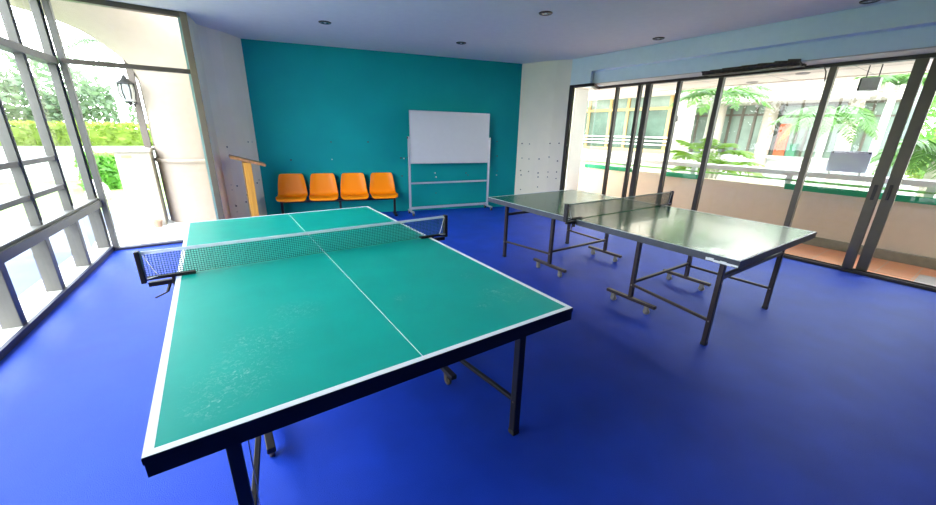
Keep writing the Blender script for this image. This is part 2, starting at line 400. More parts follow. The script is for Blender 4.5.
# ---- terrace glazing (window_3), with a sliding pair (door_1) on the right
W3 = empty('window_3', (XW,0,0)); tag(W3, kind='structure')
def w3b(): return MB(Matrix.Translation((-XW,0,0)))
HB = HZ - .012
ms = [(3.49,.045),(3.05,.05),(2.89,.09),(2.385,.055),(1.785,.065),(.585,.065)]
for y, w in ms:
    w3b().box((XW-.03,y-w/2,.04),(XW+.045,y+w/2,HB-.035)).build('mullion', M['brown'] if y > 1.7 else M['alu_olive'], W3, .003)
w3b().box((XW-.045,-1.10,HB-.04),(XW+.06,3.95,HB)).build('head_frame', M['brown'], W3)
w3b().box((5.955,3.66,HB-.05),(6.01,4.125,HB)).prism([(5.955,3.66),(6.01,3.62),(XW+.02,3.90),(XW-.02,3.97)], HB-.05, HB).build('head_frame', M['brown'], W3)
w3b().box((XW-.05,-1.10,0),(XW+.07,3.95,.035)).box((XW-.012,-1.10,.035),(XW+.0,3.95,.05)).build('track', M['alu_dark'], W3, .003)
w3b().box((5.955,3.67,0),(6.01,4.125,.035)).build('track', M['alu_dark'], W3)
w3b().box((5.945,4.055,0),(6.02,4.125,HB)).build('jamb', M['brown'], W3, .003)
ys = [3.93] + [y for y, w in ms] + [-.10]
for a, b in zip(ys[:-1], ys[1:]):
    w3b().box((XW+.004,b+.02,.05),(XW+.01,a-.02,HB-.04)).build('pane', M['glass_t'], W3)
w3b().box((5.982,3.68,.035),(5.988,4.06,HB-.05)).build('pane', M['glass_t'], W3)
w3b().prism([(5.985,3.68),(5.988,3.674),(XW+.008,3.93),(XW+.005,3.936)], .035, HB-.05).build('pane', M['glass_t'], W3)
D1 = empty('door_1', (XW,-.16,0)); tag(D1, kind='structure')
def db(): return MB(Matrix.Translation((-XW,.16,0)))
db().box((XW-.03,-.145,.04),(XW+.02,-.05,HB-.035)).build('stile', M['alu_olive'], D1, .004)
db().box((XW+.025,-.265,.04),(XW+.07,-.165,HB-.035)).build('stile', M['alu_olive'], D1, .004)
db().box((XW-.040,-.115,.88),(XW-.028,-.085,1.05)).build('handle', M['brown'], D1, .003)
db().box((XW+.012,-.222,.89),(XW+.026,-.195,1.06)).build('handle', M['brown'], D1, .003)
db().box((XW+.045,-1.02,.05),(XW+.05,-.26,HB-.04)).build('pane', M['glass_t'], D1)
db().box((XW+.025,-1.10,.04),(XW+.07,-1.02,HB-.035)).build('stile', M['alu_olive'], D1, .004)

# the ragged dark strip still fixed under the bulkhead and a loose cable
sp = MB()
ysx = [1.88,1.77,1.62,1.40,1.22,1.05,.92,.80]
for i in range(len(ysx)-1):
    a, b = ysx[i], ysx[i+1]
    j = random.uniform(-.006,.006); k = random.uniform(-.006,.006)
    sp.add([(6.085+j,a,HZ-.014),(6.085+k,b,HZ-.014),(6.12,b,HZ-.045+k),(6.12,a,HZ-.045+j)], [(0,1,2,3)])
    e = .15 + .85*i/(len(ysx)-2)
    sp.bar((6.085,a,HZ-.012+.02*e),(6.085,b,HZ-.012+.014*e+k),.026,.03*e+.008); sp.bar((6.14,a,HZ-.034),(6.14,b,HZ-.034),.07,.034+j); sp.bar((6.27,a,HZ-.03),(6.27,b,HZ-.03),.09,.028)
sp.box((6.09,.80,HZ-.045),(6.13,.83,HZ+.012))
tag(sp.build('metal_strip', M['scrap'], None), 'ragged dark brown metal strip hanging under the blue bulkhead above the terrace glazing', 'metal strip')
cb = MB().tube([(6.44,.74,HB-.005),(6.44,.70,HB-.012),(6.44,.66,HB-.04),(6.445,.635,HB-.09),(6.455,.63,HB-.15),(6.462,.625,HB-.2)], .007, 8)
tag(cb.build('cable', M['alu_dark']), 'short loose cable curling down beside a mullion under the terrace window head', 'cable')

# ------------------------------------------------------------------ ceiling downlights
def downlight():
    root = empty('downlight', (1.72,4.50,CH))
    MB().lathe([(.046,-.002),(.05,-.012),(.072,-.010),(.078,-.004),(.078,0)], n=28).build('rim', M['dl_rim'], root)
    MB().lathe([(.0,-.003),(.03,-.003),(.048,-.008)], n=20).build('reflector', M['dl_in'], root)
    MB().tube([(0,0,-.004),(0,0,-.012)], [.018,.013], 10).build('bulb', M['lampglass'], root)
    return root
dl0 = downlight()
dls = [((1.72,4.50),'round ceiling downlight nearest the glazed end wall on the left'),
       ((3.68,4.33),'round ceiling downlight above the whiteboard, in front of the teal wall'),
       ((3.62,2.49),'round ceiling downlight in mid ceiling, largest of those showing in full'),
       ((5.64,2.33),'round ceiling downlight close to the long pale blue bulkhead'),
       ((5.76,.28),'round ceiling downlight cut by the top edge of the picture at right')]
for i, ((x, y), lab) in enumerate(dls):
    o = dl0 if i == 0 else copy_tree(dl0)
    o.location = (x, y, CH); tag(o, lab, 'ceiling light', 'recessed downlights in the ceiling')

# ------------------------------------------------------------------ table tennis tables
TW, TL, TH = 1.525, 2.74, .76
def caster(parent, x, y, wm, fm):
    r = .027; mb = MB()
    mb.tube([(x-.011,y,r),(x+.011,y,r)], r, 16, 0).tube([(x-.013,y,r),(x+.013,y,r)], r*.45, 10, 1)
    mb.box((x-.018,y-.014,r),(x-.013,y+.018,.068),1).box((x+.013,y-.014,r),(x+.018,y+.018,.068),1)
    mb.box((x-.018,y-.016,.064),(x+.018,y+.02,.076),1)
    return mb.build('caster', [wm, fm], parent)
def tt_table(name, loc, rz, m_top, m_line, m_ap, m_leg, wm, fm, ap_h, lw, gap, linew, midw):
    root = empty(name, loc, rz)
    for h in (0, 1):
        y0, y1 = (0, TL/2-gap/2) if h == 0 else (TL/2+gap/2, TL)
        t = MB().box((0,y0,TH-.02),(TW,y1,TH))
        e = .0007; zl = TH + e
        yo = y0 if h == 0 else y1 - linew
        def strip(a, b): t.box((a[0],a[1],TH-.0005),(b[0],b[1],zl),1)
        strip((0,y0),(linew,y1)); strip((TW-linew,y0),(TW,y1)); strip((linew,yo),(TW-linew,yo+linew))
        if midw: strip((TW/2-midw/2, y0+(linew if h == 0 else 0)),(TW/2+midw/2, y1-(linew if h else 0)))
        t.build('tabletop', [m_top, m_line], root)
        a = MB(); zb, zt = TH-ap_h, TH-.0195; th = .028
        a.box((0.001,y0+.001,zb),(TW-.001,y0+th,zt)).box((.001,y1-th,zb),(TW-.001,y1-.001,zt))
        a.box((.001,y0+th,zb),(th,y1-th,zt)).box((TW-th,y0+th,zb),(TW-.001,y1-th,zt))
        # the rim of the board itself carries the apron's paint
        a.box((-.0012,y0,TH-.021),(0.0,y1,TH-.0012)).box((TW,y0,TH-.021),(TW+.0012,y1,TH-.0012))
        ye = y0 if h == 0 else y1
        a.box((-.0012,ye-.0012,TH-.021),(TW+.0012,ye+.0012,TH-.0012))
        a.build('apron', m_ap, root, .003)
        sgn = 1 if h == 0 else -1
        yb = 0 if h == 0 else TL
        yo, yi = yb + sgn*.155, yb + sgn*.855
        xs = (.185 if lw < .039 else .168, TW-.165)
        xi = (.27, TW-.255)
        for x in xs:
            l = MB().box((x-lw/2,yo-lw/2,.02),(x+lw/2,yo+lw/2,TH-ap_h+.01)).build('leg', m_leg, root, .004)
            MB().box((x-lw/2-.002,yo-lw/2-.002,0),(x+lw/2+.002,yo+lw/2+.002,.025)).build('foot_cap', M['rubber'], l, .003)
        for x in xi:
            MB().box((x-lw/2,yi-lw/2,.10),(x+lw/2,yi+lw/2,TH-.022)).build('leg', m_leg, root, .004)
            b = MB().box((x-.019,yi-.245,.076),(x+.019,yi+.245,.106)).build('caster_bar', m_leg, root, .004)
            caster(b, x, yi-.17, wm, fm); caster(b, x, yi+.17, wm, fm)
        for x, x2 in zip(xs, xi):
            MB().bar((x, yo, .205),(x2, yi, .225),.022,.022).build('side_rail', m_leg, root, .003)
            MB().tube([(x-.022,yo,.205),(x+.022,yo,.205)], .006, 8).build('bolt', wm, root)
            MB().tube([(x2-.022,yi,.225),(x2+.022,yi,.225)], .006, 8).build('bolt', wm, root)
        MB().bar((xi[0], yi, .25),(xi[1], yi, .25),.024,.024).build('cross_rail', m_leg, root, .003)
        if lw < .039: MB().bar((xs[0], yo, .555),(xs[1], yo, .555),.03,.03).build('cross_rail', m_leg, root, .003)
        for q in (.3, .7): MB().bar((TW*q, yo, TH-.036),(TW*q, yi, TH-.036),.03,.03).build('under_rail', m_leg, root)
    return root
T1 = tt_table('table_tennis_table', (0,0,0), 0, M['top1'], M['line'], M['apron1'], M['steel_blk'], M['caster_brn'], M['caster_brn'], .062, .040, .004, .022, .0021)
tag(T1, 'bright teal green table tennis table with white borders and black apron, nearest the viewer', 'table tennis table', 'table tennis tables')
T2 = tt_table('table_tennis_table', (2.9905,-.1241,0), -.0042, M['top2'], M['line'], M['apron2'], M['steel_brn'], M['caster'], M['caster'], .052, .036, .03, .014, 0)
tag(T2, 'dark green glossy table tennis table on brown black castor legs beside the terrace windows', 'table tennis table', 'table tennis tables')
# peeling pale tape on the corner of the dark green table, string under the teal one
pt = MB()
px_ = [.13,.17,.20,.24,.28,.31,.33]
for i in range(len(px_)-1):
    a, b = px_[i], px_[i+1]
    pt.box((-.003,a-.125,.712+random.uniform(-.002,.003)),(-.0005,b-.125,.731+random.uniform(-.006,.004)))
pt.build('peeling_tape', M['line'], T2)
MB().tube([(.212,.14,.70),(.208,.14,.55),(.206,.145,.40),(.20,.14,.28),(.206,.145,.2),(.202,.14,.12)], .0022, 6).build('string', M['cord'], T1)

# ---- nets
def net(name, loc, rz, m_net, m_tape, tape_h, rs):
    root = empty(name, loc, rz)                       # origin: table edge (x=0), net line, table top
    x0, x1, zb, zt = -.118, TW+.118, .008, .1525
    g = MB()
    n = 150
    for i in range(n+1):
        x = x0 + (x1-x0)*i/n
        g.box((x-rs,-rs,zb),(x+rs,rs,zt-.004))
    for j in range(13):
        z = zb + (zt-zb)*j/13
        g.box((x0,-rs,z-rs),(x1,rs,z+rs))
    g.build('net_mesh', m_net, root)
    MB().box((x0,-.003,zt-tape_h),(x1,.003,zt)).build('top_tape', m_tape, root)
    MB().tube([(x0,0,zb),(x1,0,zb)], .0018, 6).build('bottom_cord', m_net, root)
    for s, xe, xt in ((-1, x0, 0), (1, x1, TW)):
        p = MB().box((xe-.004,-.02,-.012),(xe+.022*(-s)*-1 if s > 0 else xe-.026,.02,.157))
        po = p.build('net_post', M['steel_blk'], root, .004)
        c = MB()
        xi_ = xt - s*.085
        c.box((xe,-.016,-.004 if False else .0012),(xi_,.016,.016))
        c.box((xe,-.014,-.035),(xt+s*.012,.014,-.012)).box((xt+s*.006,-.016,-.07),(xt+s*.02,.016,.004))
        c.bar((xt+s*.03,0,-.03),(xt+s*.05,-.015,-.075),.012,.012)
        c.bar((xt+s*.05,-.015,-.075),(xt+s*.10,-.05,-.085),.010,.006)
        c.build('clamp', M['steel_blk'], po, .002)
        MB().tube([(xe-s*.0,-.006,zt),(xe-s*.035,-.012,.05),(xe-s*.05,-.014,.018)], .0022, 6).tube([(xe,-.018,.012),(xe-s*.045,-.017,.018)], .0025, 6).build('tie_cord', M['cord'], po)
    return root
n1 = net('table_tennis_net', (0,TL/2,TH+.0008), 0, M['net'], M['tape'], .016, .00115)
tag(n1, 'table tennis net with white top tape and black end clamps across the bright teal table', 'net', 'table tennis nets')
r_ = Matrix.Rotation(-.0042, 3, 'Z') @ Vector((0,TL/2,0))
n2 = net('table_tennis_net', (2.9905+r_.x,-.1241+r_.y,TH+.0008), -.0042, M['net_grey'], M['tape_grey'], .010, .0013)
tag(n2, 'greyish table tennis net with dark end posts across the dark green glossy table', 'net', 'table tennis nets')

# ------------------------------------------------------------------ row of orange seats
td = (Vector(teal1)-Vector(teal0)).normalized(); tang = math.atan2(td.y, td.x)
# local frame: +X along the wall to the right, -Y out into the room
BS = empty('beam_seating', (teal0[0], teal0[1], 0), tang)
tag(BS, 'row of four orange plastic seats on one dark beam against the teal wall', 'bench seating')
def shell_mesh():
    kx = 1.07; prof = [(-.50,.348,.37),(-.505,.368,.41),(-.49,.386,.435),(-.44,.392,.448),(-.34,.384,.455),(-.24,.374,.455),(-.175,.376,.45),(-.135,.40,.445),(-.115,.45,.44),(-.10,.53,.425),(-.085,.62,.405),(-.07,.70,.385),(-.06,.745,.36),(-.056,.764,.325)]
    nu = 15; vs = []; fs = []
    for (y, z, w) in prof:
        for i in range(nu):
            u = -1 + 2*i/(nu-1); e = abs(u)**4
            back = max(0, min(1, (z-.40)/.15))
            lift = .030*e*(1-back)*(1 if y > -.49 else .2)
            fwd_ = -.045*e*back
            vs.append((w/2*u*kx, y + fwd_, z + lift))
    for j in range(len(prof)-1):
        for i in range(nu-1):
            fs.append((j*nu+i, j*nu+i+1, (j+1)*nu+i+1, (j+1)*nu+i))
    return vs, fs
vs, fs = shell_mesh()
sh0 = None
for tx in (.475, .985, 1.50, 2.015):
    if sh0 is None:
        sh0 = MB().add(vs, fs, 0, True).build('seat_shell', M['orange'], BS)
        so = sh0.modifiers.new('solid', 'SOLIDIFY'); so.thickness = .012; so.offset = 0
        ss = sh0.modifiers.new('sub', 'SUBSURF'); ss.levels = 1; ss.render_levels = 2
        o = sh0
    else:
        o = sh0.copy(); COL.objects.link(o); o.parent = BS
    o.location = (tx, 0, 0)
    MB().box((tx-.10,-.36,.34),(tx+.10,-.33,.372)).box((tx-.10,-.36,.33),(tx-.07,-.17,.36)).box((tx+.07,-.36,.33),(tx+.10,-.17,.36)).box((tx-.10,-.20,.33),(tx+.10,-.17,.362)).build('seat_bracket', M['steel_blk'], BS)
MB().box((.27,-.26,.285),(2.235,-.21,.33)).build('beam', M['steel_blk'], BS, .004)
for tx in (.29, 1.245, 2.215):
    l = MB().box((tx-.02,-.255,.02),(tx+.02,-.215,.287)).build('leg', M['steel_blk'], BS, .003)
    MB().box((tx-.025,-.42,0),(tx+.025,-.10,.025)).build('foot_bar', M['steel_blk'], l, .004)

# ------------------------------------------------------------------ whiteboard on a stand
wa, wb = Vector((3.25,5.345)), Vector((4.86,5.105)); wd = (wb-wa); WL_ = wd.length; wang = math.atan2(wd.y, wd.x)
WB = empty('whiteboard', (wa.x,wa.y,0), wang)
tag(WB, 'white board on a thin grey wheeled stand in front of the teal wall', 'whiteboard')
MB().box((.02,-.022,.955),(WL_-.02,-.006,1.852)).build('board', M['board'], WB, .002)
fr = MB()
for a, b in (((.008,.943),(WL_-.008,.958)),((.008,1.85),(WL_-.008,1.865)),((.008,.943),(.022,1.865)),((WL_-.022,.943),(WL_-.008,1.865))):
    fr.box((a[0],-.026,a[1]),(b[0],-.002,b[1]))
fr.build('board_frame', M['chrome'], WB, .002)
for x, s in ((-.012,-1),(WL_+.012,1)):
    MB().box((x-.018,-.03,.07),(x+.018,.005,1.42)).build('post', M['chrome'], WB, .004)
    ft = MB().box((x-.016,-.22,.055),(x+.016,.10,.085)).build('foot', M['chrome'], WB, .004)
    for y in (-.20,.075):
        caster(ft, x, y, M['rubber'], M['caster'])
    MB().tube([(x-s*.02,-.012,1.40),(x+s*.03,-.012,1.40)], .018, 12).build('pivot_knob', M['rubber'], WB)
for z, w in ((.585,.03),(.115,.045)):
    MB().box((.0,-.022,z-w/2),(WL_,-.0,z+w/2)).build('cross_bar', M['chrome'], WB, .003)

# ------------------------------------------------------------------ lectern
LE = empty('lectern', (.66,5.36,0), 0)
tag(LE, 'orange wooden lectern with a slanted brown top beside the off white column', 'lectern')
MB().box((-.048,-.15,.04),(.048,.15,1.035)).build('post', M['wood'], LE, .004)
MB().box((-.17,-.19,0),(.17,.17,.042)).build('base', M['wood2'], LE, .004)
tl = math.radians(16.5); Rt = Matrix.Translation((.02,0,1.055)) @ Matrix.Rotation(tl, 4, 'Y')
MB(Rt).box((-.225,-.2,-.018),(.215,.2,.018)).build('lectern_top', M['wood2'], LE, .004)

# ------------------------------------------------------------------ outdoors: terrace side
tag(MB().box((XW+.07,-9,-.15),(7.68,9,-.012)).build('terrace_floor', M['terracotta']), kind='structure')
tag(MB().box((XW+.12,-5,-.012),(7.2,-.62,-.009)).build('terrace_paving', M['path']), kind='structure')
tag(MB().box((7.64,-9,-.012),(7.90,9,.118)).build('terrace_kerb', M['kerb'], bevel=.004), kind='structure')
tag(MB().box((7.70,-9,.118),(7.88,9,.80)).build('parapet_wall', M['peach']), kind='structure')
rail = empty('terrace_railing', (7.79,0,.8)); tag(rail, kind='structure')
def rb(): return MB(Matrix.Translation((-7.79,0,-.8)))
rb().box((7.68,-9,.985),(7.94,9,1.06)).build('handrail', M['line'], rail, .006)
rb().box((7.75,-9,.895),(7.80,9,.925)).build('lower_rail', M['grn_light'], rail, .004)
for i in range(12):
    y = 8.3 - i*1.45
    rb().box((7.75,y-.04,.80),(7.83,y+.04,.985)).build('rail_post', M['line'], rail)
for i, (y0, y1, w) in enumerate(((3.72,4.95,'far one, seen left of the thick mullion'),(2.36,3.05,'middle one, shortest of the row'),(-3.2,1.05,'near one, longest, at right by the sliding doors'))):
    pb = empty('planter_trough', (7.72,(y0+y1)/2,.80))
    q = MB(Matrix.Translation((-7.72,-(y0+y1)/2,-.80)))
    q.box((7.655,y0,.775),(7.697,y1,.86)).box((7.655,y0,.802),(7.86,y1,.815)); q.build('trough', M['grn_dark'], pb, .004)
    tag(pb, 'emerald green trough along the terrace parapet, ' + w, 'planter', 'green troughs on the terrace parapet')
so_ = MB().box((XW+.08,-9,2.42),(8.2,9,2.62)); 
so_.box((8.16,-9,2.405),(8.26,9,2.9))
for y in [k*.95-8 for k in range(18)]: so_.box((XW+.1,y,2.4185),(8.16,y+.012,2.42),1)
so_.box((7.40,-9,2.4185),(7.41,9,2.42),1)
tag(so_.build('terrace_soffit', [M['soffit_out'], M['joint']]), kind='structure')
vent0 = None
for (x, y, l) in ((7.95,1.95,'oval vent in the terrace soffit nearer its outer edge'),(7.40,1.14,'oval vent in the terrace soffit nearer the glazing')):
    v = MB(); v.lathe([(0,-.004),(.06,-.004),(.075,-.012),(.085,-.002),(.085,0)], n=20)
    o = v.build('soffit_vent', M['joint']); o.location = (x,y,2.418); tag(o, l, 'vent', 'vents in the terrace soffit')
HS = empty('hanging_sign_box', (7.22,.37,2.12)); tag(HS, 'grey box hung on two rods from the terrace soffit', 'hanging box')
MB().box((-.06,-.085,0),(.06,.085,.15)).build('box', M['greybox'], HS, .006)
MB().box((-.062,.086,.0),(.062,.10,.15)).build('side_panel', M['brown'], HS, .003)
for y in (-.05,.06): MB().tube([(0,y,.15),(0,y,.298)], .006, 8).build('rod', M['blackmetal'], HS)
NB = empty('notice_board', (7.80,.45,1.06)); tag(NB, 'lilac notice board standing on the white terrace handrail', 'notice board')
MB().box((-.012,-.215,.03),(.012,.215,.32)).build('panel', M['lilac'], NB, .003)
for y in (-.16,.16): MB().box((-.05,y-.012,0),(.05,y+.012,.03)).build('foot', M['white_out'], NB)
for y in (-.19,.19): MB().tube([(-.02,y,.30),(.014,y,.30)], .012, 8).build('clip', M['blackmetal'], NB)
tag(MB().box((6.60,4.55,-.012),(7.02,5.02,2.42)).build('terrace_pier', M['white_out'], bevel=.01), kind='structure')
tag(MB().box((7.9,-16,-.6),(40,22,-.35)).build('courtyard_ground', M['path']), kind='structure')

# opposite pavilion with tan window frames
PB = empty('pavilion', (13,8,-.35)); tag(PB, 'pale pavilion with tan framed windows across the courtyard, left of the palms', 'building')
def pb_(): return MB(Matrix.Translation((-13,-8,.35)))
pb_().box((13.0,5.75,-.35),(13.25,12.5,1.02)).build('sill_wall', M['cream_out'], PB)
pb_().box((11.75,5.7,2.80),(18,12.6,3.6)).build('fascia', M['peach'], PB)  # eave overhang deepened to keep sky light off the facade
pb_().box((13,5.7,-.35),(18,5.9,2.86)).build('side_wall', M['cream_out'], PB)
pb_().box((15.2,5.9,-.35),(15.4,12.5,2.86)).build('rear_wall', M['far_glass'], PB)
for y in (12.3,11.4,10.55,9.93,9.30,8.33,7.60,6.95,6.05): 
    pb_().box((12.97,y-.05,1.02),(13.07,y+.05,2.86)).build('window_frame', M['tan'], PB)
pb_().box((12.96,5.9,2.37),(13.08,12.5,2.46)).build('transom', M['tan'], PB)
pb_().box((12.94,5.9,1.0),(13.08,12.5,1.09)).build('sill', M['tan'], PB)
yy = [12.3,11.4,10.55,9.93,9.30,8.33,7.60,6.95,6.05]
for i, (a, b) in enumerate(zip(yy[:-1], yy[1:])):
    pb_().box((13.02,b+.05,1.09),(13.03,a-.05,2.37)).build('pane', M['far_glass'], PB)
    pb_().box((13.02,b+.05,2.46),(13.03,a-.05,2.86)).build('pane', M['pale_glass'], PB)
for z in (1.22,1.34,1.46): pb_().box((12.90,5.9,z),(12.93,12.5,z+.05)).build('rail', M['white_out'], PB)
# round white pillar with a small black lamp
PI1 = empty('pillar', (11,4.52,-.35)); tag(PI1, 'round white courtyard pillar between the pavilion and the glazed screen', 'pillar')
MB().lathe([(.30,0),(.30,.12),(.24,.16),(.24,3.5)], n=24).build('shaft', M['cream_out'], PI1)
wl_ = MB(); wl_.tube([(-.24,.0,.0),(-.36,0,.02)], .015, 8); wl_.tube([(-.36,0,.06),(-.36,0,-.10)], [.03,.06], 10); wl_.tube([(-.36,0,-.1),(-.36,0,-.13)], [.05,.02], 10)
o = wl_.build('wall_lamp', M['blackmetal']); o.location = (11,4.56,2.02); tag(o, 'small black lamp bracketed on the round white pillar', 'wall lamp')
# glazed screen and entrance further back
SC = empty('glazed_building', (14,3.5,-.35)); tag(SC, 'white courtyard building with dark mullions, cream columns and a glazed entrance', 'building')
def sb(): return MB(Matrix.Translation((-14,-3.5,.35)))
sb().box((16.2,.9,-.35),(16.4,5.7,3.4)).build('rear_wall', M['pale_glass'], SC)
sb().box((12.7,1.2,2.47),(16.4,5.6,3.25)).build('fascia', M['cream_out'], SC)  # overhang stretched forward to shade the glazed front from the sky
sb().box((13.9,.9,-.35),(14.2,5.7,1.02)).build('plinth', M['white_out'], SC)
for y in (5.60,5.22,4.62,4.30,3.96): sb().box((13.97,y-.035,1.02),(14.05,y+.035,2.52)).build('mullion', M['dark_mull'], SC)
sb().box((13.98,3.7,2.17),(14.04,5.7,2.23)).build('transom', M['dark_mull'], SC)
sb().box((14.0,3.7,1.02),(14.01,5.7,2.52)).build('pane', M['pale_glass'], SC)
sb().lathe([(.17,-.35),(.17,2.55)], c=(13.8,3.52,0), n=20).build('column', M['cream_out'], SC)
sb().lathe([(.15,-.35),(.15,2.55)], c=(13.6,4.78,0), n=20).build('column', M['cream_out'], SC)
sb().lathe([(.15,-.35),(.15,2.55)], c=(13.6,1.75,0), n=20).build('column', M['cream_out'], SC)
for y in (3.32,2.86,2.66,2.2,1.5): sb().box((13.97,y-.025,1.02),(14.05,y+.025,2.46)).build('mullion', M['dark_mull'], SC)
sb().box((13.98,1.0,2.1),(14.04,3.35,2.14)).build('transom', M['dark_mull'], SC)
sb().box((13.93,1.0,2.42),(14.06,3.35,2.48)).build('head', M['dark_mull'], SC)
sb().box((14.0,1.0,1.02),(14.01,3.35,2.46)).build('pane', M['pale_glass'], SC)
sb().box((13.94,3.02,1.04),(13.99,3.27,1.93)).build('door', M['red'], SC)
sb().box((13.7,1.0,1.0),(14.1,3.4,1.06)).build('ledge', M['white_out'], SC)
bn = MB(); bn.box((-.08,-.1,0),(.08,.1,.30)).box((-.09,-.11,.30),(.09,.11,.34))
o = bn.build('litter_bin', M['bin'], bevel=.01); o.location = (13.80,2.82,1.062); tag(o, 'dark green bin on the white ledge right of the red door', 'bin')

# ------------------------------------------------------------------ plants
def leaves(mb, c, rad, n, size, shell=.55):
    for _ in range(n):
        while True:
            d = Vector((random.uniform(-1,1),random.uniform(-1,1),random.uniform(-1,1)))
            if .01 < d.length < 1: break
        d = d.normalized() * random.uniform(shell, 1)
        p = Vector((c[0]+d.x*rad[0], c[1]+d.y*rad[1], c[2]+d.z*rad[2]))
        a = Vector((random.gauss(0,1),random.gauss(0,1),random.gauss(0,.7))).normalized()
        b = a.orthogonal().normalized(); b = Matrix.Rotation(random.uniform(0,6.28), 3, a) @ b
        s = size*random.uniform(.6,1.3)
        mb.add([p-a*s, p+b*s*.45, p+a*s, p-b*s*.45], [(0,1,2,3)])
def tree(name, loc, h, crown, n, size, lm, label, group=None, bark='bark'):
    root = empty(name, loc)
    MB().tube([(0,0,0),(.06,.03,h*.35),(-.03,.05,h*.7),(0,0,h)], [.16,.12,.09,.05], 9).build('trunk', M[bark], root)
    c = MB()
    for (x,y,z,rx,ry,rz) in crown: leaves(c, (x,y,z), (rx,ry,rz), n, size)
    c.build('crown', M[lm], root, fix=False)
    tag(root, label, 'tree', group); return root
def frond(mb, base, az, length, rise, droop, nl=24, lw=.05, ll=.38):
    base = Vector(base); d = Vector((math.cos(az), math.sin(az), 0)); side = Vector((-d.y, d.x, 0))
    pts = []
    for i in range(nl+1):
        t = i/nl
        pts.append(base + d*length*(t - .12*t*t) + Vector((0,0,rise*t - droop*t*t)))
    mb.tube(pts[::3], [.014*(1-.8*i/max(1,len(pts[::3])-1)) for i in range(len(pts[::3]))], 5)
    for i in range(3, nl+1):
        t = i/nl; p = pts[i]; tdir = (pts[i]-pts[i-1]).normalized()
        L = ll*math.sin(PI*min(1,.18+t*.80))*random.uniform(.85,1.1)
        for s in (-1, 1):
            e = p + side*s*L*.8 + tdir*L*.55 + Vector((0,0,-L*random.uniform(.15,.5)))
            m_ = (p+e)/2 + Vector((0,0,L*.08)); w = tdir*lw*.5
            mb.add([p-w*.5, p+w*.5, m_+w, m_-w], [(0,1,2,3)]); mb.add([m_-w, m_+w, e], [(0,1,2)])
def palm(loc, h, fr, lm, label, bark='bark_p', group=None, r=.09, cat='palm tree', stems=None):
    root = empty('palm', loc)
    tr = MB()
    if stems:
        for (x,y,hh) in stems: tr.tube([(x*.3,y*.3,0),(x*.6,y*.6,hh*.5),(x,y,hh)], [.03,.025,.02], 7)
    else: tr.tube([(0,0,0),(.03,.02,h*.5),(0,0,h)], [r*1.2,r,r*.85], 10)
    tr.build('trunk', M[bark], root)
    c = MB()
    for a in fr: frond(c, *a)
    c.build('fronds', M[lm], root, fix=False)
    tag(root, label, cat, group); return root
def ring(n, h, L, rise, droop, jit=.25, a0=0, **k):
    out = []
    for i in range(n):
        out.append(((0,0,h), a0+2*PI*i/n+random.uniform(-jit,jit), L*random.uniform(.85,1.15), rise*random.uniform(.6,1.3), droop*random.uniform(.8,1.2)))
    return out
GZ = -.35
# areca clump behind the handrail
ar = []; st = []
for i in range(24):
    a = 2*PI*i/24*2; rr = random.uniform(.05,.22); x, y = rr*math.cos(a), rr*math.sin(a)
    hh = random.uniform(1.15,1.65); st.append((x,y,hh))
    ar.append(((x,y,hh), a+random.uniform(-.3,.3), random.uniform(.6,.95), random.uniform(.3,.6), random.uniform(.3,.55), 20, .055, .27))
palm((8.75,2.68,GZ), 1.2, ar, 'palm_y', 'bushy yellow green palm clump just beyond the terrace handrail', stems=st, cat='palm', group='courtyard palms')
palm((9.3,3.08,GZ), 2.72, ring(13,2.72,1.15,.5,.62), 'palm', 'slender palm whose fronds arch in front of the glazed screen', r=.07, group='courtyard palms')
palm((10.6,1.45,GZ), 2.45, ring(11,2.45,1.0,.35,.85,a0=.4), 'palm', 'palm with drooping fronds seen right of the red door', r=.06, group='courtyard palms')
palm((11.9,.90,GZ), 2.95, ring(12,2.95,.95,.75,.55), 'palm', 'palm with upright fronds behind the grey hanging box', r=.07, group='courtyard palms')
palm((9.1,-.25,GZ), 1.75, ring(14,1.75,.85,.55,.75), 'palm', 'low dark palm right of the sliding door stiles', r=.08, group='courtyard palms')
tree('leafy_tree', (19.0,-.2,GZ), 2.3, [(0,0,1.9,1.0,1.1,.9),(.3,-1.3,2.0,1.0,1.0,1.0),(0,.9,1.3,.8,.7,.7)], 900, .12, 'leaf_y', 'yellow green leafy tree behind the notice board', 'courtyard trees')
tree('leafy_tree', (14.0,-1.9,GZ), 2.2, [(0,0,2.1,1.2,1.2,1.1),(0,.8,1.4,.9,.8,.8)], 1100, .12, 'leaf_y', 'yellow green leafy tree at the right edge of the courtyard', 'courtyard trees')
tree('leafy_tree', (26,1.5,GZ), 3.4, [(0,0,3.4,2.2,2.6,1.8),(0,-2.6,3.0,2,2,1.8)], 1300, .2, 'leaf', 'mid green tree far across the courtyard', 'courtyard trees')

# ------------------------------------------------------------------ outdoors: garden side
tag(MB().prism([(-60,-30),(lx(-30)-.2,-30),(-1.3,5.0),(-1.22,5.3),(4,5.35),(4,60),(-60,60)], -.30, -.09).build('garden_ground', M['lawn']), kind='structure')
tag(MB().prism([(-3.3,-14),(lx(-14)-.28,-14),(-1.26,5.0),(-1.22,5.3),(.9,5.3),(.9,8.2),(-1.5,8.6),(-2.6,8.4),(-3.3,7.0)], -.09, -.06).build('garden_paving', M['paving']), kind='structure')
tag(MB().prism([(-1.22,5.26),(.6,5.26),(.6,7.4),(-1.0,7.4),(-1.3,6.4)], -.06, -.03).build('porch_step', M['white_out'], bevel=.01), kind='structure')
tag(MB().prism([(-4.6,-14),(-3.3,-14),(-3.3,7.0),(-2.9,8.0),(-3.8,9.0),(-4.6,7.6)], -.09, -.05).build('garden_path', M['path']), kind='structure')
